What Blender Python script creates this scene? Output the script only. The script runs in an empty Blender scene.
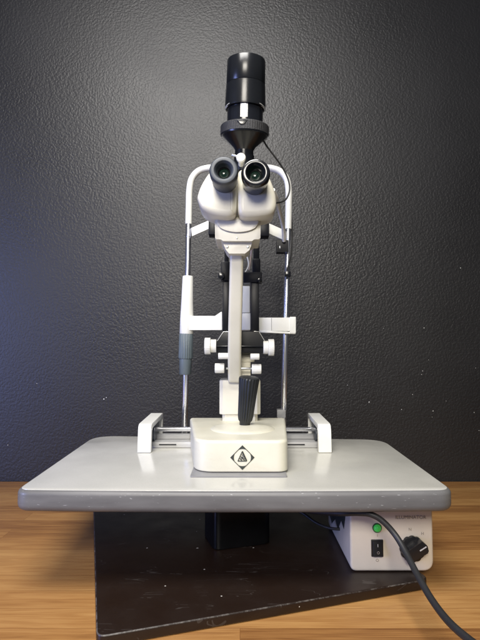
import bpy, bmesh, math, random
from mathutils import Vector, Matrix
random.seed(4)
S = bpy.context.scene
C = S.collection
R = math.radians

# ------------------------------------------------------------------ camera
CAM_Z = 0.327
PITCH = R(3.1)
cd = bpy.data.cameras.new('camera')
cam = bpy.data.objects.new('camera', cd); C.objects.link(cam)
cam.location = (0, 0, CAM_Z); cam.rotation_euler = (R(90) + PITCH, 0, 0)
cd.sensor_fit = 'HORIZONTAL'; cd.sensor_width = 36; cd.lens = 36
cd.clip_start = 0.01; cd.clip_end = 50
S.camera = cam

# ------------------------------------------------------------------ world and lamps
w = bpy.data.worlds.new('World'); S.world = w; w.use_nodes = True
bg = w.node_tree.nodes['Background']
bg.inputs[0].default_value = (0.80, 0.86, 1.0, 1); bg.inputs[1].default_value = 0.075

def area(name, loc, target, sx, sy, power, col, spread=180):
    l = bpy.data.lights.new(name, 'AREA'); l.shape = 'RECTANGLE'
    l.size = sx; l.size_y = sy; l.energy = power; l.color = col; l.spread = R(spread)
    o = bpy.data.objects.new(name, l); C.objects.link(o)
    o.location = loc
    o.rotation_euler = (Vector(target) - Vector(loc)).to_track_quat('-Z', 'Y').to_euler()
    return o
area('ceiling_lamp', (-0.20, 0.0, 1.55), (-0.06, 1.0, 0.35), 0.75, 0.50, 15.5, (1.0, 0.97, 0.93), 130)
area('window_light', (-1.55, -0.05, 0.42), (-0.50, 1.15, 0.35), 0.5, 0.8, 19.0, (0.34, 0.43, 1.0))
area('room_light', (-0.20, -1.1, 1.15), (0.0, 0.8, 0.15), 0.7, 0.5, 6.0, (1.0, 0.94, 0.84), 75)

S.view_settings.view_transform = 'Standard'; S.view_settings.look = 'None'
S.view_settings.exposure = 0.0; S.view_settings.gamma = 1.0
S.render.resolution_x = 768; S.render.resolution_y = 1024

# ------------------------------------------------------------------ measuring
def pt(px, py, D):
    """point at distance D in front of the camera seen at a photo position (480x640)"""
    u = (px - 240) / 480; v = (320 - py) / 480
    yy = math.cos(PITCH) - v * math.sin(PITCH)
    zz = math.sin(PITCH) + v * math.cos(PITCH)
    return Vector((u * D / yy, D, CAM_Z + D * zz / yy))
def X(px, D, py=346): return pt(px, py, D).x
def Z(py, D): return pt(240, py, D).z

# ------------------------------------------------------------------ materials
def nt(name):
    m = bpy.data.materials.new(name); m.use_nodes = True
    n = m.node_tree.nodes; l = m.node_tree.links
    return m, n, l, n['Principled BSDF']
def node(n, t, **k):
    x = n.new(t)
    for a, b in k.items(): setattr(x, a, b)
    return x
def mat(name, col, rough=0.4, metal=0.0, bump=0.0, bscale=400, var=0.06, vscale=25, coat=0.0, emit=None, spec=0.5, trans=0, stain=0):
    m, n, l, b = nt(name)
    tc = node(n, 'ShaderNodeTexCoord')
    nz = node(n, 'ShaderNodeTexNoise'); nz.inputs['Scale'].default_value = vscale; nz.inputs['Detail'].default_value = 6
    l.new(tc.outputs['Object'], nz.inputs['Vector'])
    r = node(n, 'ShaderNodeValToRGB')
    r.color_ramp.elements[0].position = 0.3; r.color_ramp.elements[1].position = 0.7
    r.color_ramp.elements[0].color = tuple(c * (1 - var) for c in col) + (1,)
    r.color_ramp.elements[1].color = tuple(min(1, c * (1 + var)) for c in col) + (1,)
    l.new(nz.outputs[0], r.inputs[0]); l.new(r.outputs[0], b.inputs['Base Color'])
    if stain:                                   # yellowed scuffs and handling marks
        mp = node(n, 'ShaderNodeMapping'); mp.inputs['Scale'].default_value = (1, 1, 3.5); l.new(tc.outputs['Object'], mp.inputs[0])
        n3 = node(n, 'ShaderNodeTexNoise'); n3.inputs['Scale'].default_value = 26; n3.inputs['Detail'].default_value = 9; n3.inputs['Roughness'].default_value = 0.7
        l.new(mp.outputs[0], n3.inputs['Vector'])
        m3 = node(n, 'ShaderNodeMapRange'); m3.inputs[1].default_value = 0.52; m3.inputs[2].default_value = 0.72; m3.inputs[4].default_value = stain
        l.new(n3.outputs[0], m3.inputs[0])
        x3 = node(n, 'ShaderNodeMix', data_type='RGBA'); l.new(m3.outputs[0], x3.inputs[0]); l.new(r.outputs[0], x3.inputs[6])
        x3.inputs[7].default_value = (col[0] * 0.72, col[1] * 0.60, col[2] * 0.42, 1); l.new(x3.outputs[2], b.inputs['Base Color'])
    mr = node(n, 'ShaderNodeMapRange'); mr.inputs[3].default_value = rough * 0.85; mr.inputs[4].default_value = min(1, rough * 1.2)
    l.new(nz.outputs[0], mr.inputs[0]); l.new(mr.outputs[0], b.inputs['Roughness'])
    b.inputs['Metallic'].default_value = metal
    b.inputs['Coat Weight'].default_value = coat
    b.inputs['Specular IOR Level'].default_value = spec
    b.inputs['Transmission Weight'].default_value = trans
    if bump:
        n2 = node(n, 'ShaderNodeTexNoise'); n2.inputs['Scale'].default_value = bscale; n2.inputs['Detail'].default_value = 3
        l.new(tc.outputs['Object'], n2.inputs['Vector'])
        bp = node(n, 'ShaderNodeBump'); bp.inputs['Strength'].default_value = bump; bp.inputs['Distance'].default_value = 0.001
        l.new(n2.outputs[0], bp.inputs['Height']); l.new(bp.outputs[0], b.inputs['Normal'])
    if emit:
        b.inputs['Emission Color'].default_value = emit[0] + (1,); b.inputs['Emission Strength'].default_value = emit[1]
    return m

cream = mat('cream_enamel', (0.71, 0.68, 0.57), 0.33, bump=0.05, bscale=900, var=0.04, stain=0.08)
cream_base = mat('worn_cream_enamel', (0.66, 0.64, 0.53), 0.36, bump=0.08, bscale=700, var=0.06, vscale=22, stain=0.16)
white = mat('white_enamel', (0.76, 0.76, 0.72), 0.35, bump=0.04, bscale=900, var=0.03)
whitecap = mat('white_knob_plastic', (0.76, 0.75, 0.70), 0.30, var=0.03)
chrome = mat('chrome', (0.88, 0.88, 0.90), 0.27, 1.0, var=0.04)
steel = mat('brushed_steel', (0.55, 0.56, 0.58), 0.30, 1.0, var=0.08)
greyknob = mat('grey_blue_plastic', (0.095, 0.12, 0.135), 0.45, var=0.1)
joym = mat('dark_grey_grip', (0.012, 0.014, 0.016), 0.42, var=0.15)
blackm = mat('black_metal', (0.006, 0.0065, 0.009), 0.38, bump=0.05, bscale=800, var=0.2, spec=0.3)
column_m = mat('black_column_paint', (0.004, 0.004, 0.0045), 0.30, var=0.3, bump=0.1, bscale=120, spec=0.3)
blackgloss = mat('glossy_black', (0.008, 0.009, 0.012), 0.20, var=0.2, coat=0.3)
blacksatin = mat('satin_black_anodised', (0.009, 0.010, 0.012), 0.22, var=0.15, bump=0.03)
knurl = mat('knurled_black', (0.026, 0.026, 0.028), 0.5, var=0.3, bump=1.0, bscale=900)
rubber = mat('grey_rubber', (0.065, 0.074, 0.086), 0.45, var=0.15)
cablem = mat('cable_rubber', (0.022, 0.022, 0.023), 0.5, var=0.15)
whitecable = mat('white_cable_sheath', (0.72, 0.71, 0.66), 0.4, var=0.03)
plateg = mat('grey_plate', (0.30, 0.30, 0.31), 0.4, 0.3, var=0.06)
rail_m = mat('grey_rail', (0.52, 0.52, 0.52), 0.35, 0.3, var=0.06)
ink = mat('dark_print', (0.035, 0.040, 0.036), 0.5, var=0.35, vscale=500)
ink_soft = mat('faded_grey_print', (0.30, 0.26, 0.23), 0.6, var=0.1)
box_m = mat('beige_case_enamel', (0.66, 0.60, 0.51), 0.42, bump=0.08, bscale=900, var=0.04)
strip_m = mat('aluminium_and_glint', (0.85, 0.84, 0.80), 0.25, 0.6, var=0.05)  # pale metal trim, also the modelled reflection on the camera tube
led_m = mat('green_indicator', (0.05, 0.45, 0.08), 0.2, emit=((0.06, 0.7, 0.10), 0.18))
switch_m = mat('switch_black', (0.012, 0.012, 0.013), 0.3)
lens_m = mat('coated_lens', (0.010, 0.030, 0.022), 0.05, coat=1.0, var=0.5, vscale=80)

def tabletop_mat():
    m, n, l, b = nt('speckled_laminate')
    tc = node(n, 'ShaderNodeTexCoord')
    a = node(n, 'ShaderNodeTexNoise'); a.inputs['Scale'].default_value = 9; a.inputs['Detail'].default_value = 8
    c = node(n, 'ShaderNodeTexNoise'); c.inputs['Scale'].default_value = 900; c.inputs['Detail'].default_value = 1
    for q in (a, c): l.new(tc.outputs['Object'], q.inputs['Vector'])
    r = node(n, 'ShaderNodeValToRGB'); e = r.color_ramp.elements
    e[0].position = 0.3; e[1].position = 0.7; e[0].color = (0.53, 0.525, 0.48, 1); e[1].color = (0.60, 0.59, 0.545, 1)
    l.new(a.outputs[0], r.inputs[0])
    mx = node(n, 'ShaderNodeMix', data_type='RGBA', blend_type='MULTIPLY'); mx.inputs[0].default_value = 0.15
    l.new(r.outputs[0], mx.inputs[6]); l.new(c.outputs[0], mx.inputs[7]); l.new(mx.outputs[2], b.inputs['Base Color'])
    mr = node(n, 'ShaderNodeMapRange'); mr.inputs[1].default_value = 0.3; mr.inputs[2].default_value = 0.7; mr.inputs[3].default_value = 0.12; mr.inputs[4].default_value = 0.27
    l.new(a.outputs[0], mr.inputs[0]); l.new(mr.outputs[0], b.inputs['Roughness'])
    return m
def edge_mat():
    m, n, l, b = nt('grey_rubber_edging')
    tc = node(n, 'ShaderNodeTexCoord')
    a = node(n, 'ShaderNodeTexNoise'); a.inputs['Scale'].default_value = 30; a.inputs['Detail'].default_value = 8
    mp = node(n, 'ShaderNodeMapping'); mp.inputs['Scale'].default_value = (0.6, 1, 3)
    l.new(tc.outputs['Object'], mp.inputs[0]); l.new(mp.outputs[0], a.inputs['Vector'])
    s = node(n, 'ShaderNodeTexNoise'); s.inputs['Scale'].default_value = 240; s.inputs['Detail'].default_value = 2
    l.new(mp.outputs[0], s.inputs['Vector'])
    r = node(n, 'ShaderNodeValToRGB'); e = r.color_ramp.elements
    e[0].position = 0.3; e[1].position = 0.75; e[0].color = (0.125, 0.122, 0.122, 1); e[1].color = (0.170, 0.167, 0.166, 1)
    l.new(a.outputs[0], r.inputs[0])
    r2 = node(n, 'ShaderNodeValToRGB'); e = r2.color_ramp.elements
    e[0].position = 0.70; e[1].position = 0.76; e[0].color = (0, 0, 0, 1); e[1].color = (1, 1, 1, 1)
    l.new(s.outputs[0], r2.inputs[0])
    mx = node(n, 'ShaderNodeMix', data_type='RGBA'); l.new(r2.outputs[0], mx.inputs[0])
    l.new(r.outputs[0], mx.inputs[6]); mx.inputs[7].default_value = (0.38, 0.38, 0.38, 1)
    l.new(mx.outputs[2], b.inputs['Base Color']); b.inputs['Roughness'].default_value = 0.42
    return m
def wood_mat():
    m, n, l, b = nt('butcher_block_wood')
    tc = node(n, 'ShaderNodeTexCoord')
    br = node(n, 'ShaderNodeTexBrick'); br.offset = 0.37; br.offset_frequency = 2
    br.inputs['Scale'].default_value = 1.0; br.inputs['Brick Width'].default_value = 1.1; br.inputs['Row Height'].default_value = 0.043
    br.inputs['Mortar Size'].default_value = 0.00035; br.inputs['Mortar Smooth'].default_value = 0.6; br.inputs['Bias'].default_value = 0
    br.inputs['Color1'].default_value = (0, 0, 0, 1); br.inputs['Color2'].default_value = (1, 1, 1, 1); br.inputs['Mortar'].default_value = (0.3, 0.3, 0.3, 1)
    l.new(tc.outputs['Object'], br.inputs['Vector'])
    # every plank shifts the grain
    sh = node(n, 'ShaderNodeVectorMath', operation='MULTIPLY_ADD'); sh.inputs[1].default_value = (3.1, 5.7, 9.3)
    l.new(br.outputs['Color'], sh.inputs[0]); l.new(tc.outputs['Object'], sh.inputs[2])
    def stretched(sc, scale, det, dist):
        mp = node(n, 'ShaderNodeMapping'); mp.inputs['Scale'].default_value = sc
        l.new(sh.outputs[0], mp.inputs[0])
        q = node(n, 'ShaderNodeTexNoise'); q.inputs['Scale'].default_value = scale; q.inputs['Detail'].default_value = det; q.inputs['Distortion'].default_value = dist
        l.new(mp.outputs[0], q.inputs['Vector']); return q
    g1 = stretched((1.0, 9, 1), 3.2, 5, 1.2)       # cathedral figure
    g2 = stretched((1.0, 34, 1), 15, 12, 0.3)      # fine fibre
    g3 = stretched((0.6, 12, 1), 5, 2, 2.5)
    wv = node(n, 'ShaderNodeMath', operation='SINE')
    mu = node(n, 'ShaderNodeMath', operation='MULTIPLY'); mu.inputs[1].default_value = 34
    l.new(g1.outputs[0], mu.inputs[0]); l.new(mu.outputs[0], wv.inputs[0])
    # tone = plank*0.45 + sine*0.1 + fibre*0.4 + g3*0.3
    def madd(a, k, c):
        q = node(n, 'ShaderNodeMath', operation='MULTIPLY_ADD'); l.new(a, q.inputs[0]); q.inputs[1].default_value = k
        if isinstance(c, float): q.inputs[2].default_value = c
        else: l.new(c, q.inputs[2])
        return q.outputs[0]
    sep = node(n, 'ShaderNodeSeparateColor'); l.new(br.outputs['Color'], sep.inputs[0])
    t = madd(sep.outputs[0], 0.36, -0.02)
    t = madd(wv.outputs[0], 0.05, t); t = madd(g2.outputs[0], 0.55, t); t = madd(g3.outputs[0], 0.40, t)
    t = madd(t, 1.0, -0.15)
    r = node(n, 'ShaderNodeValToRGB'); e = r.color_ramp.elements
    e[0].position = 0.15; e[0].color = (0.165, 0.066, 0.019, 1)
    e[1].position = 0.85; e[1].color = (0.47, 0.262, 0.092, 1)
    k = r.color_ramp.elements.new(0.48); k.color = (0.33, 0.160, 0.050, 1)
    l.new(t, r.inputs[0])
    # scratches: pale slanting hairlines
    mx = node(n, 'ShaderNodeMix', data_type='RGBA', blend_type='MULTIPLY'); l.new(br.outputs['Fac'], mx.inputs[0])
    l.new(r.outputs[0], mx.inputs[6]); mx.inputs[7].default_value = (0.55, 0.45, 0.38, 1)
    l.new(mx.outputs[2], b.inputs['Base Color'])
    mr = node(n, 'ShaderNodeMapRange'); mr.inputs[3].default_value = 0.28; mr.inputs[4].default_value = 0.5; l.new(g3.outputs[0], mr.inputs[0]); l.new(mr.outputs[0], b.inputs['Roughness'])
    bp = node(n, 'ShaderNodeBump'); bp.inputs['Strength'].default_value = 0.12; bp.inputs['Distance'].default_value = 0.001
    l.new(g2.outputs[0], bp.inputs['Height']); l.new(bp.outputs[0], b.inputs['Normal'])
    return m
def wall_mat():
    m, n, l, b = nt('textured_charcoal_paint')
    tc = node(n, 'ShaderNodeTexCoord')
    a = node(n, 'ShaderNodeTexNoise'); a.inputs['Scale'].default_value = 195; a.inputs['Detail'].default_value = 2.0
    a.inputs['Distortion'].default_value = 0.35; a.inputs['Roughness'].default_value = 0.4
    l.new(tc.outputs['Object'], a.inputs['Vector'])
    r = node(n, 'ShaderNodeValToRGB'); e = r.color_ramp.elements
    e[0].position = 0.30; e[1].position = 0.68; r.color_ramp.interpolation = 'EASE'
    l.new(a.outputs[0], r.inputs[0])
    f = node(n, 'ShaderNodeTexNoise'); f.inputs['Scale'].default_value = 330; f.inputs['Detail'].default_value = 2
    l.new(tc.outputs['Object'], f.inputs['Vector'])
    ad = node(n, 'ShaderNodeMath', operation='MULTIPLY_ADD'); ad.inputs[1].default_value = 0.22
    l.new(f.outputs[0], ad.inputs[0]); l.new(r.outputs[0], ad.inputs[2])
    bp = node(n, 'ShaderNodeBump'); bp.inputs['Strength'].default_value = 0.55; bp.inputs['Distance'].default_value = 0.0008
    l.new(ad.outputs[0], bp.inputs['Height']); l.new(bp.outputs[0], b.inputs['Normal'])
    c = node(n, 'ShaderNodeTexNoise'); c.inputs['Scale'].default_value = 3; c.inputs['Detail'].default_value = 5
    l.new(tc.outputs['Object'], c.inputs['Vector'])
    cr = node(n, 'ShaderNodeValToRGB'); e = cr.color_ramp.elements
    e[0].position = 0.3; e[1].position = 0.7; e[0].color = (0.0105, 0.0102, 0.0108, 1); e[1].color = (0.0145, 0.0142, 0.0150, 1)
    l.new(c.outputs[0], cr.inputs[0]); l.new(cr.outputs[0], b.inputs['Base Color'])
    b.inputs['Specular IOR Level'].default_value = 0.5
    ms = node(n, 'ShaderNodeMapRange'); ms.inputs[1].default_value = 0.3; ms.inputs[2].default_value = 0.7; ms.inputs[3].default_value = 0.47; ms.inputs[4].default_value = 0.30; l.new(c.outputs[0], ms.inputs[0]); l.new(ms.outputs[0], bp.inputs['Strength'])
    mr = node(n, 'ShaderNodeMapRange'); mr.inputs[1].default_value = 0.3; mr.inputs[2].default_value = 0.7; mr.inputs[3].default_value = 0.40; mr.inputs[4].default_value = 0.50; l.new(c.outputs[0], mr.inputs[0]); l.new(mr.outputs[0], b.inputs['Roughness'])
    return m
def board_mat():
    m, n, l, b = nt('scratched_black_lacquer')
    tc = node(n, 'ShaderNodeTexCoord')
    # curved scratches: thin bands of a distorted noise
    def lines(sc, scale, pos, wdt, dist):
        mp = node(n, 'ShaderNodeMapping'); mp.inputs['Scale'].default_value = sc; l.new(tc.outputs['Object'], mp.inputs[0])
        q = node(n, 'ShaderNodeTexNoise'); q.inputs['Scale'].default_value = scale; q.inputs['Detail'].default_value = 3; q.inputs['Distortion'].default_value = dist
        l.new(mp.outputs[0], q.inputs['Vector'])
        s = node(n, 'ShaderNodeMath', operation='SUBTRACT'); s.inputs[1].default_value = pos; l.new(q.outputs[0], s.inputs[0])
        ab = node(n, 'ShaderNodeMath', operation='ABSOLUTE'); l.new(s.outputs[0], ab.inputs[0])
        lt = node(n, 'ShaderNodeMath', operation='LESS_THAN'); lt.inputs[1].default_value = wdt; l.new(ab.outputs[0], lt.inputs[0])
        return lt.outputs[0]
    l1 = lines((0.8, 4.0, 1), 6, 0.52, 0.0020, 0.5)
    l2 = lines((0.6, 5.0, 1), 4, 0.47, 0.0016, 0.3)
    mxx = node(n, 'ShaderNodeMath', operation='MAXIMUM'); l.new(l1, mxx.inputs[0]); l.new(l2, mxx.inputs[1])
    br = node(n, 'ShaderNodeTexNoise'); br.inputs['Scale'].default_value = 22; br.inputs['Detail'].default_value = 5; l.new(tc.outputs['Object'], br.inputs['Vector'])
    g = node(n, 'ShaderNodeMath', operation='GREATER_THAN'); g.inputs[1].default_value = 0.53; l.new(br.outputs[0], g.inputs[0])
    ml = node(n, 'ShaderNodeMath', operation='MULTIPLY'); l.new(mxx.outputs[0], ml.inputs[0]); l.new(g.outputs[0], ml.inputs[1])
    # specks
    vo = node(n, 'ShaderNodeTexVoronoi'); vo.inputs['Scale'].default_value = 42; vo.inputs['Randomness'].default_value = 1; l.new(tc.outputs['Object'], vo.inputs['Vector'])
    v1 = node(n, 'ShaderNodeMath', operation='LESS_THAN'); v1.inputs[1].default_value = 0.06; l.new(vo.outputs['Distance'], v1.inputs[0])
    sep = node(n, 'ShaderNodeSeparateColor'); l.new(vo.outputs['Color'], sep.inputs[0])
    v2 = node(n, 'ShaderNodeMath', operation='GREATER_THAN'); v2.inputs[1].default_value = 0.60; l.new(sep.outputs[0], v2.inputs[0])
    vm = node(n, 'ShaderNodeMath', operation='MULTIPLY'); l.new(v1.outputs[0], vm.inputs[0]); l.new(v2.outputs[0], vm.inputs[1])
    tot = node(n, 'ShaderNodeMath', operation='MULTIPLY_ADD'); tot.inputs[1].default_value = 0.055; l.new(ml.outputs[0], tot.inputs[0]); l.new(vm.outputs[0], tot.inputs[2])
    mx = node(n, 'ShaderNodeMix', data_type='RGBA'); l.new(tot.outputs[0], mx.inputs[0])
    so = node(n, 'ShaderNodeSeparateXYZ'); l.new(tc.outputs['Object'], so.inputs[0])
    z1 = node(n, 'ShaderNodeMath', operation='COMPARE'); z1.inputs[1].default_value = 0.0121; z1.inputs[2].default_value = 0.0006; l.new(so.outputs[2], z1.inputs[0])
    wn = node(n, 'ShaderNodeTexNoise'); wn.inputs['Scale'].default_value = 70; wn.inputs['Detail'].default_value = 12; wn.inputs['Roughness'].default_value = 0.8; l.new(tc.outputs['Object'], wn.inputs['Vector'])
    wr = node(n, 'ShaderNodeMapRange'); wr.inputs[1].default_value = 0.46; wr.inputs[2].default_value = 0.75; wr.inputs[4].default_value = 0.5; l.new(wn.outputs[0], wr.inputs[0])
    wz = node(n, 'ShaderNodeMath', operation='MULTIPLY'); l.new(z1.outputs[0], wz.inputs[0]); l.new(wr.outputs[0], wz.inputs[1])
    t2 = node(n, 'ShaderNodeMath', operation='MAXIMUM'); l.new(tot.outputs[0], t2.inputs[0]); l.new(wz.outputs[0], t2.inputs[1]); l.new(t2.outputs[0], mx.inputs[0])
    mx.inputs[6].default_value = (0.015, 0.0080, 0.0052, 1); mx.inputs[7].default_value = (0.50, 0.47, 0.43, 1)
    l.new(mx.outputs[2], b.inputs['Base Color'])
    mr = node(n, 'ShaderNodeMapRange'); mr.inputs[3].default_value = 0.20; mr.inputs[4].default_value = 0.60; l.new(br.outputs[0], mr.inputs[0]); l.new(mr.outputs[0], b.inputs['Roughness'])
    return m
laminate, edging, wood, wallpaint, lacquer = tabletop_mat(), edge_mat(), wood_mat(), wall_mat(), board_mat()
chip_m = mat('white_chip', (0.6, 0.6, 0.58), 0.6, var=0.2)

# ------------------------------------------------------------------ object helpers
WL = {}                                    # world location of every object's origin
def thing(name, label, cat, loc, group=None, kind=None):
    o = bpy.data.objects.new(name, None); C.objects.link(o); o.location = loc; o.empty_display_size = 0.03
    WL[o.name] = Vector(loc); o['label'] = label; o['category'] = cat
    if group: o['group'] = group
    if kind: o['kind'] = kind
    return o
def obj(name, bm, m, parent=None, label=None, smooth=35, cat=None, kind=None):
    xs = [v.co for v in bm.verts]
    c = Vector(((min(p.x for p in xs) + max(p.x for p in xs)) / 2, (min(p.y for p in xs) + max(p.y for p in xs)) / 2, min(p.z for p in xs)))
    bmesh.ops.translate(bm, verts=bm.verts, vec=-c)
    bmesh.ops.recalc_face_normals(bm, faces=bm.faces)
    me = bpy.data.meshes.new(name); bm.to_mesh(me); bm.free()
    me.materials.append(m)
    if smooth:
        for p in me.polygons: p.use_smooth = True
        me.set_sharp_from_angle(angle=R(smooth))
    o = bpy.data.objects.new(name, me); C.objects.link(o)
    WL[o.name] = c
    if parent is not None:
        o.parent = parent; o.location = c - WL[parent.name]
    else: o.location = c
    if label: o['label'] = label
    if cat: o['category'] = cat
    if kind: o['kind'] = kind
    return o
def bevel(bm, edges, w, seg=3):
    if w > 0 and edges: bmesh.ops.bevel(bm, geom=list(edges), offset=w, segments=seg, profile=0.5, affect='EDGES', clamp_overlap=True)
def box(x0, x1, y0, y1, z0, z1, bv=0.0015, seg=2, bm=None):
    b = bmesh.new()
    r = bmesh.ops.create_cube(b, size=1.0)
    for v in b.verts:
        v.co = Vector((x0 if v.co.x < 0 else x1, y0 if v.co.y < 0 else y1, z0 if v.co.z < 0 else z1))
    bevel(b, b.edges, bv, seg)
    return merge(bm, b)
def merge(bm, b):
    if bm is None: return b
    me = bpy.data.meshes.new('tmp'); b.to_mesh(me); b.free(); bm.from_mesh(me); bpy.data.meshes.remove(me)
    return bm
def round_poly(pts, rad, seg=6):
    """2-D polygon with rounded corners; rad a number or a list"""
    out = []; n = len(pts)
    for i in range(n):
        p = Vector(pts[i]); a = Vector(pts[i - 1]); c = Vector(pts[(i + 1) % n])
        r = rad[i] if isinstance(rad, (list, tuple)) else rad
        if r <= 0: out.append(p); continue
        d1 = (a - p).normalized(); d2 = (c - p).normalized()
        ang = d1.angle(d2); t = min(r / math.tan(ang / 2), (a - p).length * 0.49, (c - p).length * 0.49)
        s = p + d1 * t; e = p + d2 * t
        for k in range(seg + 1):
            f = k / seg
            out.append((1 - f) ** 2 * s + 2 * f * (1 - f) * p + f * f * e)
    return out
def prism(pts, a, b_, plane='xy', bv=0.0, seg=3, bm=None, taper=None):
    """extrude a 2-D outline between a and b_ along the axis normal to plane"""
    b = bmesh.new()
    def mk(p, h):
        return {'xy': (p[0], p[1], h), 'xz': (p[0], h, p[1]), 'yz': (h, p[0], p[1])}[plane]
    v0 = [b.verts.new(mk(p, a)) for p in pts]
    q = pts if taper is None else taper
    v1 = [b.verts.new(mk(p, b_)) for p in q]
    n = len(pts)
    f0 = b.faces.new(v0); f1 = b.faces.new(v1[::-1])
    for i in range(n): b.faces.new((v0[i], v0[(i + 1) % n], v1[(i + 1) % n], v1[i]))
    if bv:
        ed = set(f0.edges) | set(f1.edges)
        bevel(b, ed, bv, seg)
    return merge(bm, b)
def rprism(pts, a, b_, plane='xy', bv=0.002, seg=4, bm=None, bv0=None):
    """like prism, but its rims are rounded by insetting the outline (clean at rounded corners); bv at b_, bv0 at a"""
    bv0 = bv if bv0 is None else bv0
    P = [Vector(p) for p in pts]; n = len(P)
    P = [p for i, p in enumerate(P) if (p - P[i - 1]).length > 1e-6]; n = len(P)
    area_ = sum(P[i - 1].x * P[i].y - P[i].x * P[i - 1].y for i in range(n))
    sg = 1 if area_ > 0 else -1
    N = []
    for i in range(n):
        t1 = (P[i] - P[i - 1]).normalized(); t2 = (P[(i + 1) % n] - P[i]).normalized()
        n1 = Vector((-t1.y, t1.x)) * sg; n2 = Vector((-t2.y, t2.x)) * sg
        m = (n1 + n2).normalized(); N.append(m / max(0.5, m.dot(n1)))
    def mk(p, h): return {'xy': (p[0], p[1], h), 'xz': (p[0], h, p[1]), 'yz': (h, p[0], p[1])}[plane]
    s_ = 1 if b_ > a else -1
    lay = [(a + s_ * bv0 * (1 - math.sin(k / seg * math.pi / 2)), bv0 * (1 - math.cos(k / seg * math.pi / 2))) for k in range(seg, -1, -1)] if bv0 else [(a, 0)]
    lay += [(b_ - s_ * bv * (1 - math.sin(k / seg * math.pi / 2)), bv * (1 - math.cos(k / seg * math.pi / 2))) for k in range(seg + 1)] if bv else [(b_, 0)]
    b = bmesh.new()
    R_ = [[b.verts.new(mk(p + q * ins, h)) for p, q in zip(P, N)] for h, ins in lay]
    for u, v in zip(R_, R_[1:]):
        for k in range(n): b.faces.new((u[k], u[(k + 1) % n], v[(k + 1) % n], v[k]))
    b.faces.new(R_[0]); b.faces.new(R_[-1])
    return merge(bm, b)
def lathe(prof, A, B, seg=48, bm=None, flute=None, caps=True):
    """profile [(t along A->B in metres, radius)]; flute=(count, depth, t0, t1)"""
    A = Vector(A); B = Vector(B); d = (B - A).normalized()
    q = d.to_track_quat('Z', 'Y').to_matrix()
    b = bmesh.new(); rings = []
    for t, r in prof:
        if r < 1e-6: rings.append([b.verts.new(A + d * t)]); continue
        ring = []
        for k in range(seg):
            th = 2 * math.pi * k / seg; rr = r
            if flute and flute[2] <= t <= flute[3]:
                rr = r - flute[1] * (0.5 - 0.5 * math.cos(th * flute[0])) ** 2
            ring.append(b.verts.new(A + q @ Vector((rr * math.cos(th), rr * math.sin(th), t))))
        rings.append(ring)
    for i in range(len(rings) - 1):
        u, v = rings[i], rings[i + 1]
        if len(u) == 1 and len(v) == 1: continue
        for k in range(seg):
            k2 = (k + 1) % seg
            if len(u) == 1: b.faces.new((u[0], v[k], v[k2]))
            elif len(v) == 1: b.faces.new((u[k], u[k2], v[0]))
            else: b.faces.new((u[k], u[k2], v[k2], v[k]))
    for rg in ((rings[0], rings[-1]) if caps else ()):
        if len(rg) > 2: b.faces.new(rg)
    return merge(bm, b)
def cyl(A, B, r, bv=0.0008, seg=36, bm=None, flute=None, r2=None):
    L = (Vector(B) - Vector(A)).length; r2 = r if r2 is None else r2
    pr = [(0, 0), (0, r - bv), (bv * 0.3, r - bv * 0.3), (bv, r), (L - bv, r2), (L - bv * 0.3, r2 - bv * 0.3), (L, r2 - bv), (L, 0)]
    return lathe(pr, A, B, seg, bm, flute)
def spline(pts, n=10):
    P = [Vector(p) for p in pts]; P = [2 * P[0] - P[1]] + P + [2 * P[-1] - P[-2]]
    out = []
    for i in range(1, len(P) - 2):
        for k in range(n):
            t = k / n; a, b, c, d = P[i - 1:i + 3]
            out.append(0.5 * ((2 * b) + (c - a) * t + (2 * a - 5 * b + 4 * c - d) * t * t + (3 * b - a - 3 * c + d) * t ** 3))
    out.append(P[-2]); return out
def tube(pts, r, seg=14, smooth=True, n=10, bm=None):
    P = spline(pts, n) if smooth else [Vector(p) for p in pts]
    b = bmesh.new(); rings = []
    t = (P[1] - P[0]).normalized(); up = Vector((0, 1, 0)) if abs(t.y) < 0.9 else Vector((0, 0, 1))
    nrm = t.cross(up).normalized()
    for i, p in enumerate(P):
        t = (P[min(i + 1, len(P) - 1)] - P[max(i - 1, 0)]).normalized()
        nrm = (nrm - t * nrm.dot(t)).normalized(); bn = t.cross(nrm)
        rr = r(i / (len(P) - 1)) if callable(r) else r
        rings.append([b.verts.new(p + nrm * rr * math.cos(2 * math.pi * k / seg) + bn * rr * math.sin(2 * math.pi * k / seg)) for k in range(seg)])
    for u, v in zip(rings, rings[1:]):
        for k in range(seg): b.faces.new((u[k], u[(k + 1) % seg], v[(k + 1) % seg], v[k]))
    b.faces.new(rings[0]); b.faces.new(rings[-1])
    return merge(bm, b)
def text_bm(txt, size, centre, depth=0.0003):
    cu = bpy.data.curves.new('t', 'FONT'); cu.body = txt; cu.size = size; cu.align_x = 'CENTER'; cu.align_y = 'CENTER'; cu.extrude = depth
    o = bpy.data.objects.new('t', cu); C.objects.link(o)
    dg = bpy.context.evaluated_depsgraph_get(); me = bpy.data.meshes.new_from_object(o.evaluated_get(dg))
    b = bmesh.new(); b.from_mesh(me); bpy.data.objects.remove(o); bpy.data.meshes.remove(me)
    M = Matrix.Translation(Vector(centre)) @ Matrix.Rotation(R(90), 4, 'X')
    bmesh.ops.transform(b, matrix=M, verts=b.verts)
    return b

# ================================================================== setting
TZ = 0.145                                 # table top height above the desk
WALL_Y = 1.184
wl = obj('wall', box(-2.4, 2.4, WALL_Y, WALL_Y + 0.1, -0.9, 2.6, 0), wallpaint, smooth=0, kind='structure')
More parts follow.
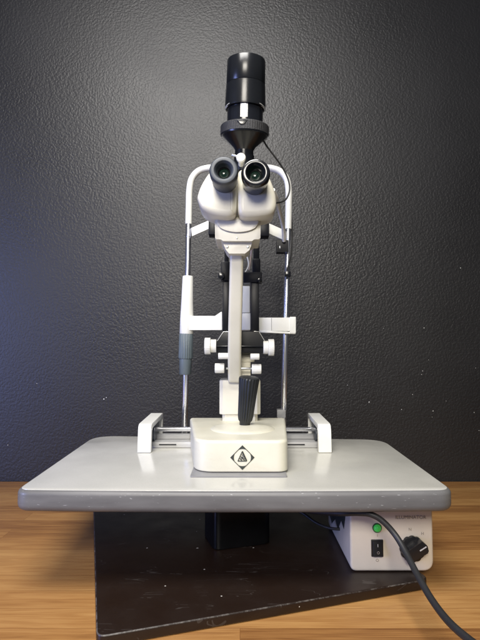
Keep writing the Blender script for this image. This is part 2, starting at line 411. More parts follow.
# chips of paint missing on the wall
ch = bmesh.new()
for (px, py, s) in [(460.5, 268, 1.1), (424, 328, 0.9), (369, 402, 1.3), (422.5, 371, .9), (421.5, 374.5, .8), (412.5, 394.5, .8), (401.5, 409.5, .9), (433, 411, 1.1),
                    (428.5, 360, .7), (475.5, 368, .6), (479, 430.5, .8), (347.5, 385, .7), (474, 412.5, .7), (383.5, 328.5, .6), (432, 417, .5), (446, 401, .5),
                    (104, 399, 1.4), (106.5, 397.5, 1.0), (37, 383.5, .7), (8, 445, .8), (67.5, 49, .6)]:
    p = pt(px, py, WALL_Y); s *= 0.0011
    vs = [ch.verts.new((p.x + s * random.uniform(.6, 1.2) * math.cos(a * 1.047), WALL_Y - 0.0008, p.z + s * random.uniform(.6, 1.3) * math.sin(a * 1.047))) for a in range(6)]
    f = ch.faces.new(vs); ex = bmesh.ops.extrude_face_region(ch, geom=[f])
    bmesh.ops.translate(ch, verts=[v for v in ex['geom'] if isinstance(v, bmesh.types.BMVert)], vec=(0, 0.001, 0))
wc = obj('paint_chip', ch, chip_m, wl, smooth=0, kind='stuff')

dk = obj('desk', box(-1.5, 1.5, 0.485, WALL_Y - 0.003, -0.04, 0.0, 0.003), wood, cat='desk',
         label='pale varnished butcher block desk top of glued strips running against the dark wall')

# black board lying on the desk, turned about 17 degrees
bt = R(17.4)
ux, uy = Vector((math.cos(bt), math.sin(bt))), Vector((-math.sin(bt), math.cos(bt)))
c0 = Vector((-0.155, 0.536)); L = 0.432
pts = [c0, c0 + ux * L, c0 + ux * L + uy * 0.46, c0 + uy * 0.46]
obj('black_board', rprism(round_poly([tuple(p) for p in pts], [0.012, 0.016, 0.012, 0.012]), 0.0006, 0.0135, 'xy', 0.0022, 4), lacquer, cat='board',
    label='scratched glossy black board lying at an angle on the wooden desk')

# ================================================================== instrument table
tb = thing('instrument_table', 'pale grey instrument table with thick grey edging on a short black column', 'table', (-0.007, 0.79, 0.0135))
fl, fr, bl, br_ = (-0.287, 0.617), (0.2725, 0.617), (-0.298, 0.990), (0.281, 0.950)
out = round_poly([fl, fr, br_, bl], [0.022, 0.022, 0.05, 0.05], 10)
# gentle bow of the front edge
out = [Vector((p.x, p.y - 0.006 * (1 - (p.x / 0.28) ** 2) if p.y < 0.7 else p.y)) for p in out]
dense = []
for i, p in enumerate(out):
    q = out[(i + 1) % len(out)]; k = max(1, int((q - p).length / 0.03))
    for j in range(k):
        r_ = p.lerp(q, j / k)
        if p.y < 0.64 and q.y < 0.64 and (q - p).length > 0.1: r_.y = 0.617 - 0.006 * (1 - (r_.x / 0.28) ** 2)
        dense.append(r_)
obj('edging', rprism(dense, TZ - 0.028, TZ - 0.0006, 'xy', 0.006, 5, bv0=0.009), edging, tb, smooth=60)
cx, cy = -0.007, 0.785
inner = []
for i, p in enumerate(dense):
    a = dense[i - 1]; c = dense[(i + 1) % len(dense)]; t = (c - a).normalized(); nn = Vector((-t.y, t.x))
    inner.append(p + nn * 0.0045)
obj('tabletop', rprism(inner, TZ - 0.004, TZ, 'xy', 0.0008, 2), laminate, tb, smooth=30)
# column, turned like the board
cc = Vector((-0.040, 0.752)); cp = [cc, cc + ux * 0.094, cc + ux * 0.094 + uy * 0.07, cc + uy * 0.07]
obj('column', prism(round_poly([tuple(p) for p in cp], 0.012), 0.0145, TZ - 0.0285, 'xy', 0.001), column_m, tb)
# runway: two flat rails between the covers
xl, xr = X(152, .885), X(318, .885)
rb = bmesh.new()
box(xl, xr, 0.868, 0.905, TZ + 0.0005, TZ + 0.010, 0.001, bm=rb)
box(xl, xr, 0.912, 0.925, TZ + 0.0005, TZ + 0.016, 0.001, bm=rb)
obj('runway', rb, rail_m, tb)
for a_, b2 in ((160, 177), (287, 304)):
    obj('slot', box(X(a_, .868), X(b2, .868), 0.8665, 0.872, TZ + 0.0055, TZ + 0.0072, 0.0002), blackm, tb)
for (x0, x1, side) in ((-0.1746, -0.1522, 1), (0.1340, 0.1560, -1)):
    prof = [(0.828, TZ + 0.0005), (0.832, TZ + 0.0475), (0.962, TZ + 0.0505), (0.958, TZ + 0.0005), (0.950, TZ + 0.0005), (0.952, TZ + 0.0425), (0.842, TZ + 0.0395), (0.839, TZ + 0.0005)]
    rc = obj('rail_cover', prism(round_poly(prof, [0.001, 0.010, 0.010, .001, .001, 0.004, 0.004, .001]), x0, x1, 'yz', 0.0016), white, tb)
    xi = x1 - 0.006 if side > 0 else x0 + 0.006
    xo = xi - 0.005 * side
    pl = [(0.842, TZ + 0.003), (0.844, TZ + 0.040), (0.950, TZ + 0.043), (0.948, TZ + 0.003)]
    ib = prism(pl, min(xi, xo), max(xi, xo), 'yz', 0.0005)
    cyl((xi - 0.001 * side, 0.885, TZ + 0.024), (xi + 0.004 * side, 0.885, TZ + 0.024), 0.015, seg=40, bm=ib, flute=(30, 0.0012, 0, 1))
    obj('toothed_wheel_plate', ib, mat('slate_plastic', (0.045, 0.055, 0.075), 0.4), rc)
obj('glide_plate', prism(round_poly([(-0.0690, 0.676), (0.0655, 0.676), (0.0655, 0.84), (-0.0690, 0.84)], 0.002), TZ + 0.0004, TZ + 0.0022, 'xy'), plateg, tb)

# ================================================================== slit lamp
sl = thing('slit_lamp', 'cream slit lamp microscope with twin eyepieces, joystick and tall black camera on top', 'microscope', (-0.003, 0.80, TZ + 0.002))
BZ0, BZ1 = TZ + 0.0030, TZ + 0.0475
def base_out(g=0.0):
    return round_poly([(-0.0645 - g, 0.692 - g), (0.0680 + g, 0.692 - g), (0.085 + g, 0.912), (-0.0945 - g, 0.912)], [0.034, 0.018, 0.008, 0.008], 12)
base = obj('base', rprism(base_out(), BZ0, BZ1, 'xy', 0.0045, 6, bv0=0.002), cream_base, sl, smooth=50)
obj('dome', lathe([(0, 0.053), (0.0015, 0.0515), (0.0035, 0.042), (0.0052, 0.028), (0.0062, 0.014), (0.0062, 0)], (0.004, 0.792, BZ1 - 0.0006), (0.004, 0.792, BZ1 + 1), 64), cream_base, base, smooth=60)
# emblem on the base front
lc = pt(242.4, 457.5, 0.692); k_ = 0.692 / 480
em = bmesh.new(); Rd = 12.0
N = 96; ringo = []; ringi = []
for i in range(N):
    th = 2 * math.pi * i / N; ro = Rd / (abs(math.cos(th)) + abs(math.sin(th))); ri = min(8.4, ro - 0.55)
    for rg, r_ in ((ringo, ro), (ringi, ri)):
        rg.append(em.verts.new((lc.x + k_ * r_ * math.cos(th), 0.6915, lc.z + k_ * r_ * math.sin(th))))
for i in range(N): em.faces.new((ringo[i], ringo[(i + 1) % N], ringi[(i + 1) % N], ringi[i]))
def band(b, pts_, w_, y):
    for p, q in pts_:
        p = Vector(p); q = Vector(q); d = (q - p).normalized(); nn = Vector((-d.y, d.x)) * w_ / 2
        b.faces.new([b.verts.new((lc.x + k_ * v.x, y, lc.z + k_ * v.y)) for v in (p + nn, q + nn, q - nn, p - nn)])
band(em, [((-4.6, -3.4), (4.3, -3.4))], 0.9, 0.6914)
band(em, [((-4.4, -3.2), (-0.1, 6.0))], 0.8, 0.69135)
band(em, [((-0.2, 6.0), (4.1, -3.2))], 1.5, 0.6913)
band(em, [((-2.2, 0.6), (2.0, 0.6)), ((-2.8, -1.2), (2.4, -1.2))], 0.7, 0.69125)
band(em, [((-1.6, 0.6), (1.4, -1.2)), ((-1.9, -1.4), (-0.4, -3.2)), ((0.9, -1.4), (2.4, -3.2)), ((-.8, 2.6), (0.9, 2.2))], 0.7, 0.6912)
ex = bmesh.ops.extrude_face_region(em, geom=list(em.faces))
bmesh.ops.translate(em, verts=[v for v in ex['geom'] if isinstance(v, bmesh.types.BMVert)], vec=(0, 0.0008, 0))
obj('emblem', em, ink, base, 'dark diamond emblem around a round field with a triangle', smooth=0)
# axle
obj('axle', cyl((X(155, .885), .885, TZ + 0.0305), (X(316, .885), .885, TZ + 0.0305), 0.0041), chrome, sl)
# joystick
ja, jb = pt(244.2, 430, 0.797), pt(249.3, 377, 0.785); JL = (jb - ja).length
jy = lathe([(0, 0), (0, 0.0100), (0.002, 0.0092), (0.008, 0.0085), (0.014, 0.0090), (0.017, 0.0115), (0.024, 0.0128), (JL * .7, 0.0150), (JL - 0.004, 0.0168), (JL - 0.001, 0.0160), (JL, 0.0140), (JL, 0)], ja, jb, 144, flute=(18, 0.0013, 0.016, JL - 0.002))
obj('joystick', jy, joym, sl, smooth=50)
# pillar
PX0, PX1 = X(219.6, .868), X(260.3, .868); PZ0, PZ1 = BZ1 + 0.004, Z(380, .868)
def octo(x0, x1, y0, y1, c): return [(x0 + c, y0), (x1 - c, y0), (x1, y0 + c), (x1, y1 - c), (x1 - c, y1), (x0 + c, y1), (x0, y1 - c), (x0, y0 + c)]
pb = prism(octo(PX0, PX1, 0.864, 0.925, 0.006), PZ0 + 0.008, PZ1, 'xy', 0.0018)
prism(octo(PX0 + 0.005, PX1 - 0.005, 0.868, 0.921, 0.005), BZ1 - 0.001, PZ0 + 0.0085, 'xy', 0.0006, bm=pb)
obj('pillar', pb, cream, sl)
# curved microscope arm
cl = [(378, .866, 234.8), (370, .856, 234.6), (356, .838, 234.6), (340, .822, 234.8), (320, .806, 235.2), (300, .793, 235.7), (280, .783, 236.2), (262, .776, 236.6), (246, .771, 236.9)]
ab = bmesh.new(); rings = []
cpts = spline([pt(px, py, D) for py, D, px in cl], 5)
for i, p in enumerate(cpts):
    f = i / (len(cpts) - 1); t = (cpts[min(i + 1, len(cpts) - 1)] - cpts[max(0, i - 1)]).normalized()
    nrm = Vector((1, 0, 0)); bn = t.cross(nrm).normalized(); hw = 0.0119 - 0.0011 * f; hd = 0.015 if i else 0.013
    sec = round_poly([(-hw, -hd), (hw, -hd), (hw, hd), (-hw, hd)], 0.0055, 6)
    rings.append([ab.verts.new(p + nrm * s.x + bn * s.y) for s in sec])
for u, v in zip(rings, rings[1:]):
    for k in range(len(u)): ab.faces.new((u[k], u[(k + 1) % len(u)], v[(k + 1) % len(u)], v[k]))
ab.faces.new(rings[0]); ab.faces.new(rings[-1])
obj('arm', ab, cream, sl, smooth=50)
# microscope body
D0 = 0.742
bp_ = lambda L_, D: [(pt(a, b, D).x, pt(a, b, D).z) for a, b in L_]
collar = obj('collar', prism(round_poly(bp_([(223.2, 238), (252, 238), (252, 243), (249.5, 250), (245, 253.5), (229, 253.5), (226, 250), (223.2, 244)], D0), 0.0012), D0, D0 + 0.045, 'xz', 0.001), cream, sl)
for px in (227.2, 248): 
    p = pt(px, 247, D0); obj('screw', cyl((p.x, D0 - 0.0008, p.z), (p.x, D0 + 0.003, p.z), 0.0022, 0.0004, 18), steel, collar)
body = obj('microscope_body', prism(round_poly(bp_([(214.6, 215), (261, 215), (260.3, 239), (254, 239.5), (252, 241), (223, 241), (221, 239.5), (215.2, 239)], D0 - 0.01), 0.0016), D0 - 0.010, D0 + 0.06, 'xz', 0.0018), cream, sl)
gb = bmesh.new()
for px in (237,):
    p = pt(px, 238, D0 - 0.011); cyl((p.x, D0 - 0.0112, p.z), (p.x, D0 - 0.008, p.z), 0.0012, 0.0003, 16, bm=gb)
obj('screw', gb, steel, body)
# smile-shaped apron below the housings
obj('apron', prism(round_poly(bp_([(217, 217), (258.5, 217)] + [(237.8 + 20.6 * math.cos(a * math.pi / 24), 222.5 + 9.5 * math.sin(a * math.pi / 24)) for a in range(25)], D0 - 0.014), 0), D0 - 0.0145, D0 - 0.006, 'xz', 0.0015), cream, body)
def housing(outline, name='prism_housing'):
    Df = 0.700
    o3 = [Vector((a, 0, b)) for a, b in bp_([(x_, y_ if y_ < 195 else 195 + (y_ - 195) * 0.73) for x_, y_ in outline], Df)]; n_ = len(o3); o2 = []
    for i in range(n_):                       # closed Catmull-Rom outline
        a, b, c, d = (o3[(i + k) % n_] for k in (-1, 0, 1, 2))
        for j in range(8):
            t = j / 8; v = 0.5 * ((2 * b) + (c - a) * t + (2 * a - 5 * b + 4 * c - d) * t * t + (3 * b - a - 3 * c + d) * t ** 3); o2.append((v.x, v.z))
    return obj(name, rprism(o2, Df, Df + 0.062, 'xz', 0.004, 4, bv0=0.0085), cream, sl, smooth=60)
housing([(211, 170), (224, 167), (235, 170), (236.8, 182), (237, 200), (236.4, 215), (233.5, 221.5), (226, 223.6), (213, 221), (202.6, 213.8), (197.8, 203), (197.3, 194), (202, 182)])
housing([(239, 170), (250, 167), (264, 169), (270.5, 178), (275, 190), (276.6, 200), (276, 212), (271.5, 219.8), (258, 223.6), (246, 224.2), (239.8, 221), (237.6, 213), (237.4, 200), (237.6, 182)])
def eyepiece(px, py, m_, mm, lab):
    Df = 0.655; p = pt(px, py, Df); k = Df / 480
    A = (p.x, Df, p.z); B = (p.x, Df + 1, p.z)
    r = 15.0 * k
    e = obj('eyepiece', lathe([(0.004, r * .56), (0.0, r * .66), (-0.0005, r * .74), (0.0006, r * .90), (0.0035, r * .985), (0.007, r), (0.016, r * .99), (0.0165, r * .93), (0.019, r * .91), (0.0195, r * .94), (0.048, r * .89), (0.048, 0), (0.0225, 0), (0.022, r * .40), (0.012, r * .44), (0.008, r * .53), (0.004, r * .56)], A, B, 64, caps=False), m_, sl, lab, smooth=40)
    obj('eyepiece_ring', lathe([(0.0150, r * .36), (0.0135, r * .375), (0.0125, r * .425), (0.0135, r * .44), (0.017, r * .44), (0.017, r * .36), (0.0150, r * .36)], A, B, 48, caps=False), mm, e, smooth=40)
    obj('eye_lens', lathe([(0.0135, 0), (0.0137, r * .10), (0.0143, r * .2), (0.0152, r * .3), (0.0165, r * .39), (0.019, r * .39), (0.019, 0)], A, B, 40), lens_m, e, smooth=60)
eyepiece(223.7, 169.8, rubber, blackm, 'dark grey rubber eyepiece')
eyepiece(255.8, 172.2, blackgloss, blacksatin, 'glossy black eyepiece')
kp = pt(241, 157, 0.712)
obj('knob', lathe([(0, 0), (0, 0.0055), (0.0008, 0.0067), (0.002, 0.0072), (0.005, 0.0072), (0.006, 0.004), (0.03, 0.004)], kp, kp + Vector((0, 1, 0)), 32), whitecap, sl, 'round white knob between the eyepieces', smooth=40)
# small link left of the knob
lp = pt(232, 155, 0.725); lq = pt(240, 157, 0.722)
obj('link', cyl(lp, lq, 0.0018, 0.0004, 16), steel, sl)
# camera with its flared adapter, leaning slightly forward
CA, CB = pt(244.0, 160, 0.777), pt(246.3, 61, 0.757); CL = (CB - CA).length
def T(py): return (160 - py) / 99.0 * CL
kk = 0.767 / 480
cone = lathe([(T(172), 0), (T(172), 10.5 * kk), (T(156), 10.5 * kk), (T(155.5), 9.6 * kk), (T(151), 9.6 * kk), (T(148), 11.5 * kk), (T(137.6), 23.0 * kk), (T(137), 24.3 * kk), (T(136.2), 24.6 * kk), (T(129), 24.6 * kk), (T(129), 0)], CA, CB, 96)
cm = obj('camera', cone, blacksatin, sl, 'black camera on a flared adapter', smooth=30)
obj('knurled_ring', lathe([(T(135.8), 20 * kk), (T(135.6), 24.9 * kk), (T(127.4), 24.9 * kk), (T(126.4), 24.2 * kk), (T(126), 22 * kk), (T(126), 0), (T(135.8), 0)], CA, CB, 240, flute=(60, 0.00025, 0, 1)), knurl, cm, smooth=0)
obj('camera_tube', lathe([(T(126.2), 0), (T(126.2), 18.4 * kk), (T(104), 18.4 * kk), (T(104), 0)], CA, CB, 96), blackgloss, cm, smooth=30)
obj('lower_barrel', lathe([(T(107.5), 18.6 * kk), (T(109.5), 19.4 * kk), (T(109.2), 20.7 * kk), (T(107), 20.9 * kk), (T(86.2), 20.0 * kk), (T(85.6), 19.5 * kk), (T(85.6), 0), (T(107.5), 0)], CA, CB, 96), blacksatin, cm, smooth=30)

obj('upper_barrel', lathe([(T(85.4), 0), (T(85.4), 19.5 * kk), (T(84.8), 19.8 * kk), (T(62.4), 19.5 * kk), (T(61.4), 19.1 * kk), (T(61), 18.4 * kk), (T(61), 16 * kk), (T(62.5), 15.5 * kk), (T(62.5), 0)], CA, CB, 96), blacksatin, cm, smooth=30)
# reflection on the black tube, modelled as a thin pale strip
d = (CB - CA).normalized(); q = d.to_track_quat('Z', 'Y').to_matrix()
th0 = None
fw = Vector((-0.06, -1, 0)); fw = (fw - d * fw.dot(d)).normalized(); sd = d.cross(fw).normalized()
ip = bmesh.new(); rr = 18.55 * kk; rows = []
for py in (122.5, 112, 105.5):
    rows.append([ip.verts.new(CA + d * T(py) + (fw * math.cos(a) + sd * math.sin(a)) * rr) for a in [(-0.20 + 0.05 * j) for j in range(9)]])
for u, v in zip(rows, rows[1:]):
    for j in range(8): ip.faces.new((u[j], u[j + 1], v[j + 1], v[j]))
ex = bmesh.ops.extrude_face_region(ip, geom=list(ip.faces)); 
for v in [v for v in ex['geom'] if isinstance(v, bmesh.types.BMVert)]:
    ax = CA + d * (v.co - CA).dot(d); v.co = ax + (v.co - ax) * 0.985
obj('tube_glint', ip, strip_m, cm, smooth=30)
for sg in (-1, 1):
    arc = [CA + d * T(py) + (fw * math.cos(a) + sd * math.sin(a)) * r_ * kk for a, py, r_ in [(sg * (0.80 + 0.11 * j), 109 - abs(j - 4) * 0.25, 19.9) for j in range(9)]]
    obj('rim_clip', tube(arc, 0.0016, 10, n=4), strip_m, cm)
# pointer notch on the ring
pn = pt(242.5, 121.5, 0.731)
obj('pointer', prism([(pn.x - 0.009, pn.z + 0.003), (pn.x + 0.009, pn.z + 0.003), (pn.x + 0.003, pn.z - 0.004), (pn.x - 0.003, pn.z - 0.004)], pn.y, pn.y + 0.006, 'xz', 0.0008), blackgloss, cm)

# illumination tower (patient side of the microscope arm)
DI = 0.855
it = bmesh.new()
box(X(224.3, DI), X(228.6, DI), DI, DI + .012, Z(283, DI), Z(236, DI), 0.0008, bm=it)
box(X(222.7, DI), X(228.8, DI), DI - .002, DI + .014, Z(333, DI), Z(282, DI), 0.001, bm=it)
box(X(253.6, DI), X(259.6, DI), DI, DI + .012, Z(283, DI), Z(232, DI), 0.0008, bm=it)
box(X(250.6, DI), X(259.2, DI), DI - .002, DI + .014, Z(333, DI), Z(276, DI), 0.001, bm=it)
box(X(220.8, DI), X(229.5, DI), DI - .005, DI + .016, Z(281, DI), Z(262, DI), 0.0012, bm=it)
box(X(243.5, DI), X(262, DI), DI - .006, DI + .016, Z(283, DI), Z(272.5, DI), 0.0012, bm=it)
box(X(252.5, DI), X(260.5, DI), DI - .004, DI + .016, Z(273, DI), Z(259, DI), 0.0012, bm=it)
tw = obj('illumination_tower', it, blackm, sl, 'two upright black bars behind the cream arm')
p = pt(221.8, 276, DI - 0.006); obj('clamp_screw', cyl((p.x - .001, DI - .012, p.z), (p.x - .001, DI, p.z), 0.0062, 0.001, 24, flute=(14, 0.0006, 0, 1)), blackgloss, tw)
p = pt(259, 280, DI - 0.006); obj('clamp_screw', cyl((p.x, DI - .012, p.z), (p.x, DI, p.z), 0.004, 0.001, 24), blackgloss, tw)
obj('wire', tube([pt(243, 250, .87), pt(247.5, 258, .87), pt(248.5, 266, .87), pt(245, 273, .87)], 0.0013), whitecable, tw)
obj('wire', tube([pt(252, 240, .87), pt(251, 256, .875), pt(249, 270, .87)], 0.0016), mat('pale_pink_wire', (0.35, 0.28, 0.27), 0.4), tw)
# cross block and its knobs
DC = 0.835
cb = prism(round_poly(bp_([(208, 352.5), (208, 341), (217, 341), (223.5, 331.5), (259, 331.5), (264.5, 341), (270, 341), (270, 353)], DC), 0.0008, 2), DC, DC + 0.045, 'xz', 0.0008)
blk = obj('cross_block', cb, blackm, sl)
sb = bmesh.new(); box(X(210, DC), X(268, DC), DC - 0.004, DC + 0.002, Z(347.2, DC), Z(345.8, DC), 0.0003, bm=sb)
obj('groove_bar', sb, blackgloss, blk)
for tr in (((217.2, 341), (223.4, 331.8), (229, 331.6)), ((254, 331.4), (259, 331.6), (264.6, 341))):
    obj('bright_edge', tube([pt(a[0], a[1], DC - 0.001) for a in tr], 0.0006, 8, False), strip_m, blk)
def knobx(px0, px1, py, rpx, D, step=None, name='knob', parent=sl, fl=None):
    a = Vector((X(px0, D), D, Z(py, D))); b = Vector((X(px1, D), D, Z(py, D))); k = D / 480
    return obj(name, cyl(a, b, rpx * k, 0.0008, 72, flute=fl), whitecap, parent, smooth=45)
for (x0, x1, x2, py) in ((204.8, 210.6, 216.4, 346), (274, 268.2, 263.2, 347.4)):
    D = 0.838; kb = knobx(x0, x1, py, 8.3, D, fl=(24, 0.0007, 0, 1))
    a = Vector((X(x1, D), D, Z(py, D))); b = Vector((X(x2, D), D, Z(py, D)))
    obj('hub', cyl(a, b, 6.6 * D / 480, 0.0008, 40), whitecap, kb)
knobx(218.3, 229, 356, 3.1, 0.83); knobx(250.4, 259.4, 356.6, 3.1, 0.83)
obj('spindle', cyl((X(226, .842), .842, Z(368.4, .842)), (X(255, .842), .842, Z(368.6, .842)), 0.0021), steel, sl)
knobx(215, 224.4, 368.2, 4.9, 0.842, fl=(20, 0.0004, 0, 1)); knobx(251.8, 261.2, 369, 4.9, 0.842, fl=(20, 0.0004, 0, 1))
sb = bmesh.new(); box(X(241, .86), X(250.6, .86), .86, .90, Z(384, .86), Z(353, .86), 0.0012, bm=sb)
box(X(241, .86), X(254.5, .86), .858, .872, Z(362, .86), Z(354.5, .86), 0.0012, bm=sb)
obj('swivel_block', sb, cream, sl)
cc_ = obj('camera_cable', tube([pt(262.6, 138, .786), pt(266, 145, .792), pt(275, 157, .80), pt(283, 168.5, .81), pt(288.3, 180, .815), pt(289.5, 190, .815), pt(286.5, 198.5, .81), pt(281, 202, .80), pt(274, 203, .775)], 0.0015), cablem, cat='cable',
    label='thin black cable looping from the camera adapter down to the right binocular housing')

# ================================================================== head and chin rest
DF = 0.945; kF = DF / 480
hr = thing('head_rest', 'white arched head and chin rest frame on two chrome poles behind the microscope', 'head rest', (-0.006, DF, TZ))
r6 = 3.2 * kF
hoop = tube([pt(188.6, 224, DF), pt(189.0, 206, DF), pt(189.5, 190, DF), pt(191.8, 179, DF), pt(198, 171.5, DF), pt(207, 168.3, DF), pt(220, 167.6, DF), pt(240, 167.5, DF), pt(258, 167.6, DF), pt(271, 168.3, DF), pt(280.5, 171.8, DF), pt(286.6, 179.5, DF), pt(288.6, 191, DF), pt(288.6, 206, DF), pt(288.2, 229, DF)], r6 * 1.05, 20)
obj('hoop', hoop, white, hr, smooth=60)
for a, b in (((188.6, 224), (184.4, 437)), ((288.2, 229), (283.0, 438.5))):
    p0, p1 = pt(*a, DF), pt(*b, DF); p1.z = TZ + 0.001
    po = obj('pole', cyl(p1, p0, 2.85 * kF, 0.0003, 28), chrome, hr)
    dn = (p1 - p0).normalized()
    sj = p0.lerp(p1, 0.06 if a[0] < 240 else 0.05)
    obj('joint', cyl(sj, sj + dn * 0.0012, 3.0 * kF, 0.0002, 28), steel, po)
obj('clamp', prism(round_poly(bp_([(277.2, 409.8), (285.5, 409.8), (285.5, 417.8), (277.2, 417.8)], DF - .012), 0.001), DF - .012, DF + 0.006, 'xz', 0.0008), plateg, hr)
# forehead band carriers
for poly, blkp in (([(191, 228), (209, 220.2), (209, 228.8), (192, 236.3)], (208, 216.5, 218, 234.5)), ([(285.5, 230.5), (269, 223.2), (269, 233.6), (285.5, 241)], (259, 269.6, 221, 236))):
    obj('strap_arm', prism(bp_(poly, DF - .006), DF - .006, DF - 0.001, 'xz', 0.0008), white, hr)
    x0, x1, y0, y1 = blkp
    obj('band_clip', box(X(x0, .925), X(x1, .925), .925, .955, Z(y1, .925), Z(y0, .925), 0.0015), blackm, hr)
fb = [(X(208, .95), .958), (X(222, .95), .972), (X(239, .95), .977), (X(256, .95), .972), (X(269, .95), .958)]
ob_ = fb + [(x, y - 0.004) for x, y in fb[::-1]]
obj('forehead_band', prism(ob_, Z(233, .95), Z(222, .95), 'xy', 0.0006), blackm, hr, smooth=60)
# left sleeve with the chin rest arm
p0, p1 = pt(187.9, 276, DF), pt(186.4, 334, DF)
SL = (p0 - p1).length
lathe_b = lathe([(0, 0), (0, 6.4 * kF), (0.001, 6.8 * kF), (0.03, 6.6 * kF), (SL * .6, 5.9 * kF), (SL - 0.002, 5.3 * kF), (SL - 0.0005, 5.0 * kF), (SL, 4.4 * kF), (SL, 0)], p1, p0, 40)
slv = obj('sleeve', lathe_b, white, hr, smooth=50)
Da = DF - 0.012
obj('chin_arm', prism(round_poly(bp_([(184, 315.9), (215, 315.9), (221.8, 311.3), (222, 330), (184, 330)], Da), [0.001, 0.004, 0.001, 0.001, 0.001]), Da, DF + 0.006, 'xz', 0.0015), white, hr)
ra = obj('chin_arm', prism(round_poly(bp_([(256, 317.6), (294.2, 317.6), (294.2, 331), (256, 331)], Da), 0.001), Da, DF + 0.01, 'xz', 0.0012), white, hr)
obj('end_plate', prism(round_poly(bp_([(290, 316.8), (295.8, 316.8), (295.8, 333), (290, 333)], Da - .002), 0.0006), Da - .002, DF + 0.012, 'xz', 0.0006), white, ra)
obj('lower_lip', prism(bp_([(260, 330.6), (295.5, 332), (295.5, 334), (260, 332.4)], Da - .001), Da - .001, DF + 0.01, 'xz', 0.0003), white, ra)
sm = bmesh.new(); box(X(271.3, Da), X(271.9, Da), Da - .0003, Da + .002, Z(330.6, Da), Z(318, Da), 0, bm=sm)
obj('seam', sm, plateg, ra, smooth=0)
cbx = bmesh.new()
box(X(241.5, .915), X(250.4, .915), .915, .965, Z(330, .915), Z(313, .915), 0.001, bm=cbx)
box(X(241.5, .917), X(249.9, .917), .917, .965, Z(312.6, .917), Z(286, .917), 0.001, bm=cbx)
obj('chin_cup', cbx, white, hr)
# grey height knob below the sleeve
q0, q1 = pt(186.2, 333.5, DF), pt(185.2, 374.5, DF); KL = (q0 - q1).length
kn = lathe([(0, 0), (0, 5.4 * kF), (0.001, 5.9 * kF), (KL * .38, 6.2 * kF), (KL * .385, 6.7 * kF), (KL * .41, 7.2 * kF), (KL - 0.001, 6.9 * kF), (KL, 6.4 * kF), (KL, 0)], q1, q0, 120, flute=(20, 0.0009, KL * .39, KL))
obj('height_knob', kn, greyknob, hr, smooth=45)
# cable clip on the right pole with its strands
Dk = DF - 0.014
clip = obj('cable_clip', prism(round_poly(bp_([(276.8, 240), (288.4, 240), (288.4, 252), (276.8, 252)], Dk), 0.001), Dk, DF + 0.008, 'xz', 0.0012), blackm, hr)
cs = bmesh.new(); box(X(279.8, Dk), X(281, Dk), Dk - .0006, Dk + .001, Z(249, Dk), Z(246, Dk), 0.0002, bm=cs); obj('clip_screw', cs, steel, clip)
stb = bmesh.new()
tube([pt(291, 217, .955), pt(291.3, 228, .95), pt(291.0, 242, .945), pt(290.4, 254, .94), pt(288.5, 264, .94), pt(286.8, 271, .94)], 0.0017, bm=stb)
tube([pt(292.3, 222, .955), pt(292.6, 240, .952), pt(291.6, 256, .945), pt(289.5, 266, .94), pt(287.5, 273, .94)], 0.0011, bm=stb)
obj('strand', stb, cablem, clip)
nb = bmesh.new(); box(X(285.2, .93), X(291, .93), .926, .936, Z(277, .93), Z(271.5, .93), 0.001, bm=nb); obj('strand_tie', nb, blackgloss, clip)
ww = obj('white_cable', tube([pt(273, 190, .775), pt(277, 200, .80), pt(280, 213, .85), pt(283, 226, .90), pt(284, 241, .926)], 0.0036), whitecable, cat='cable',
    label='white cable running from behind the right binocular housing to the black clip')

# ================================================================== power supply
DB = 0.684
ps = thing('power_supply', 'beige illuminator power box with green lamp, switch and dial under the table', 'power supply', (0.208, 0.74, 0.0145))
bx0, bx1 = X(350.5, DB, 560), X(433.5, DB, 545); bz0, bz1 = 0.0145, TZ - 0.0295
case = obj('case', rprism(round_poly([(bx0, bz0), (bx1, bz0), (bx1, bz1), (bx0, bz1)], [0.009, 0.015, 0.004, 0.004], 8), DB, DB + 0.17, 'xz', 0.0015, 4, bv0=0.0035), box_m, ps, smooth=50)
# black zigzag vent mark on the left side
zz = []
for px, py in ((345.8, 505), (345.8, 514), (344.0, 529), (341.4, 520.5), (338.2, 529), (335.4, 519), (332.0, 523.5), (329.6, 514), (329.6, 505)):
    u_ = (px - 240) / 480; v_ = (320 - py) / 480; yy_ = math.cos(PITCH) - v_ * math.sin(PITCH)
    D_ = bx0 * yy_ / u_; zz.append((D_, min(bz1 - 0.0005, pt(px, py, D_).z)))

obj('zigzag_mark', prism(zz, bx0 - 0.0005, bx0 + 0.001, 'yz'), ink, case, smooth=0)
p = pt(377, 527.8, DB)
led = obj('led_bezel', cyl((p.x, DB - 0.0015, p.z), (p.x, DB + 0.002, p.z), 0.0066, 0.0006, 32), mat('dark_green_bezel', (0.02, 0.10, 0.03), 0.3), ps)
obj('led_dome', lathe([(0.006, 0), (0.0055, 0.0025), (0.0035, 0.0046), (0.0015, 0.0052), (0, 0.0052), (0, 0)], (p.x, DB, p.z), (p.x, DB - 1, p.z), 32), led_m, led, smooth=60)
s0, s1 = pt(371, 539.4, DB), pt(383.2, 556.4, DB)
sw = obj('switch', box(s0.x, s1.x, DB - 0.002, DB + 0.003, s1.z, s0.z, 0.0008), switch_m, ps)
mz = (s0.z + s1.z) / 2
rk = prism([(DB - 0.0025, s0.z - 0.002), (DB - 0.0060, s1.z + 0.002), (DB - 0.0015, s1.z + 0.002), (DB - 0.0015, s0.z - 0.002)], s0.x + 0.002, s1.x - 0.002, 'yz', 0.0004)
obj('rocker', rk, switch_m, sw)
mk = text_bm('I', 0.0055, ((s0.x + s1.x) / 2, DB - 0.0042, mz + 0.0045)); 
obj('rocker_mark', mk, chip_m, sw, smooth=0)
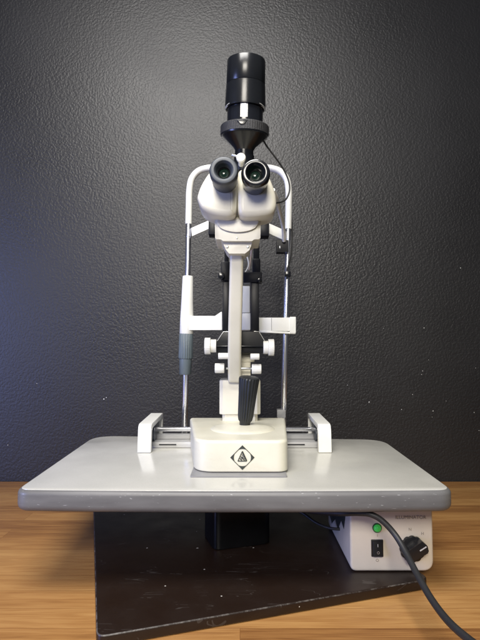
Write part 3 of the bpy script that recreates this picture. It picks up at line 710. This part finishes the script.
mk = text_bm('O', 0.0050, ((s0.x + s1.x) / 2, DB - 0.0058, mz - 0.0045)); obj('rocker_mark', mk, ink_soft, sw, smooth=0)
p = pt(377.2, 535.6, DB); obj('lettering', text_bm('I', 0.0048, (p.x, DB - .0002, p.z)), ink_soft, case, smooth=0)
p = pt(377.2, 560.4, DB); obj('lettering', text_bm('O', 0.0055, (p.x, DB - .0002, p.z)), ink_soft, case, smooth=0)
p = pt(410.5, 517.4, DB); obj('lettering', text_bm('ILLUMINATOR', 0.0067, (p.x, DB - .0002, p.z)), ink_soft, case, smooth=0)
p = pt(410, 529.4, DB); obj('lettering', text_bm('N', 0.0055, (p.x, DB - .0002, p.z)), ink_soft, case, smooth=0)
p = pt(422.4, 533.6, DB); obj('lettering', text_bm('H', 0.0055, (p.x, DB - .0002, p.z)), ink_soft, case, smooth=0)
# dial: round skirt with a raised bar grip turned to the right
p = pt(412, 548.4, DB); kD = DB / 480
dl = obj('dial', cyl((p.x, DB - 0.004, p.z), (p.x, DB + 0.001, p.z), 12.6 * kD, 0.0012, 48, flute=(12, 0.0012, -1, 1)), switch_m, ps)
grip = bmesh.new()
b_ = prism(round_poly([(-0.0155, -0.0075), (0.0155, -0.0085), (0.0185, 0), (0.0155, 0.0085), (-0.0155, 0.0075)], 0.002), DB - 0.016, DB - 0.0035, 'xz', 0.0015)
bmesh.ops.transform(b_, matrix=Matrix.Translation((p.x, 0, p.z)) @ Matrix.Rotation(R(-32), 4, 'Y'), verts=b_.verts)
obj('grip', b_, switch_m, dl)
b_ = prism([(0.006, -0.0008), (0.0165, -0.0008), (0.0165, 0.0008), (0.006, 0.0008)], DB - 0.0163, DB - 0.0155, 'xz')
bmesh.ops.transform(b_, matrix=Matrix.Translation((p.x, 0, p.z)) @ Matrix.Rotation(R(-32), 4, 'Y'), verts=b_.verts)
obj('pointer_line', b_, chip_m, dl, smooth=0)

obj('power_cable', tube([pt(296, 508, .70), pt(315, 511.5, .68), pt(340, 513.2, .650), pt(358, 513.0, .640), pt(371, 514.5, .634), pt(383, 521.5, .630), pt(396, 536, .622), pt(407, 555, .60), pt(418, 576, .566), pt(432, 600, .525), pt(449, 622, .485), pt(472, 642, .445), pt(500, 662, .41), pt(540, 720, .40), pt(560, 820, .40)], 0.0038, 20), cablem, cat='cable', smooth=60,
    label='thick black power cable draped across the power box and off the desk front')
obj('thin_cord', tube([pt(296, 510, .80), pt(304, 514, .79), pt(315, 522, .775), pt(326, 527, .765), pt(337, 529, .755), pt(352, 528, .76)], 0.0022), cablem, cat='cord',
    label='thin dark cord sagging under the table between column and power box')
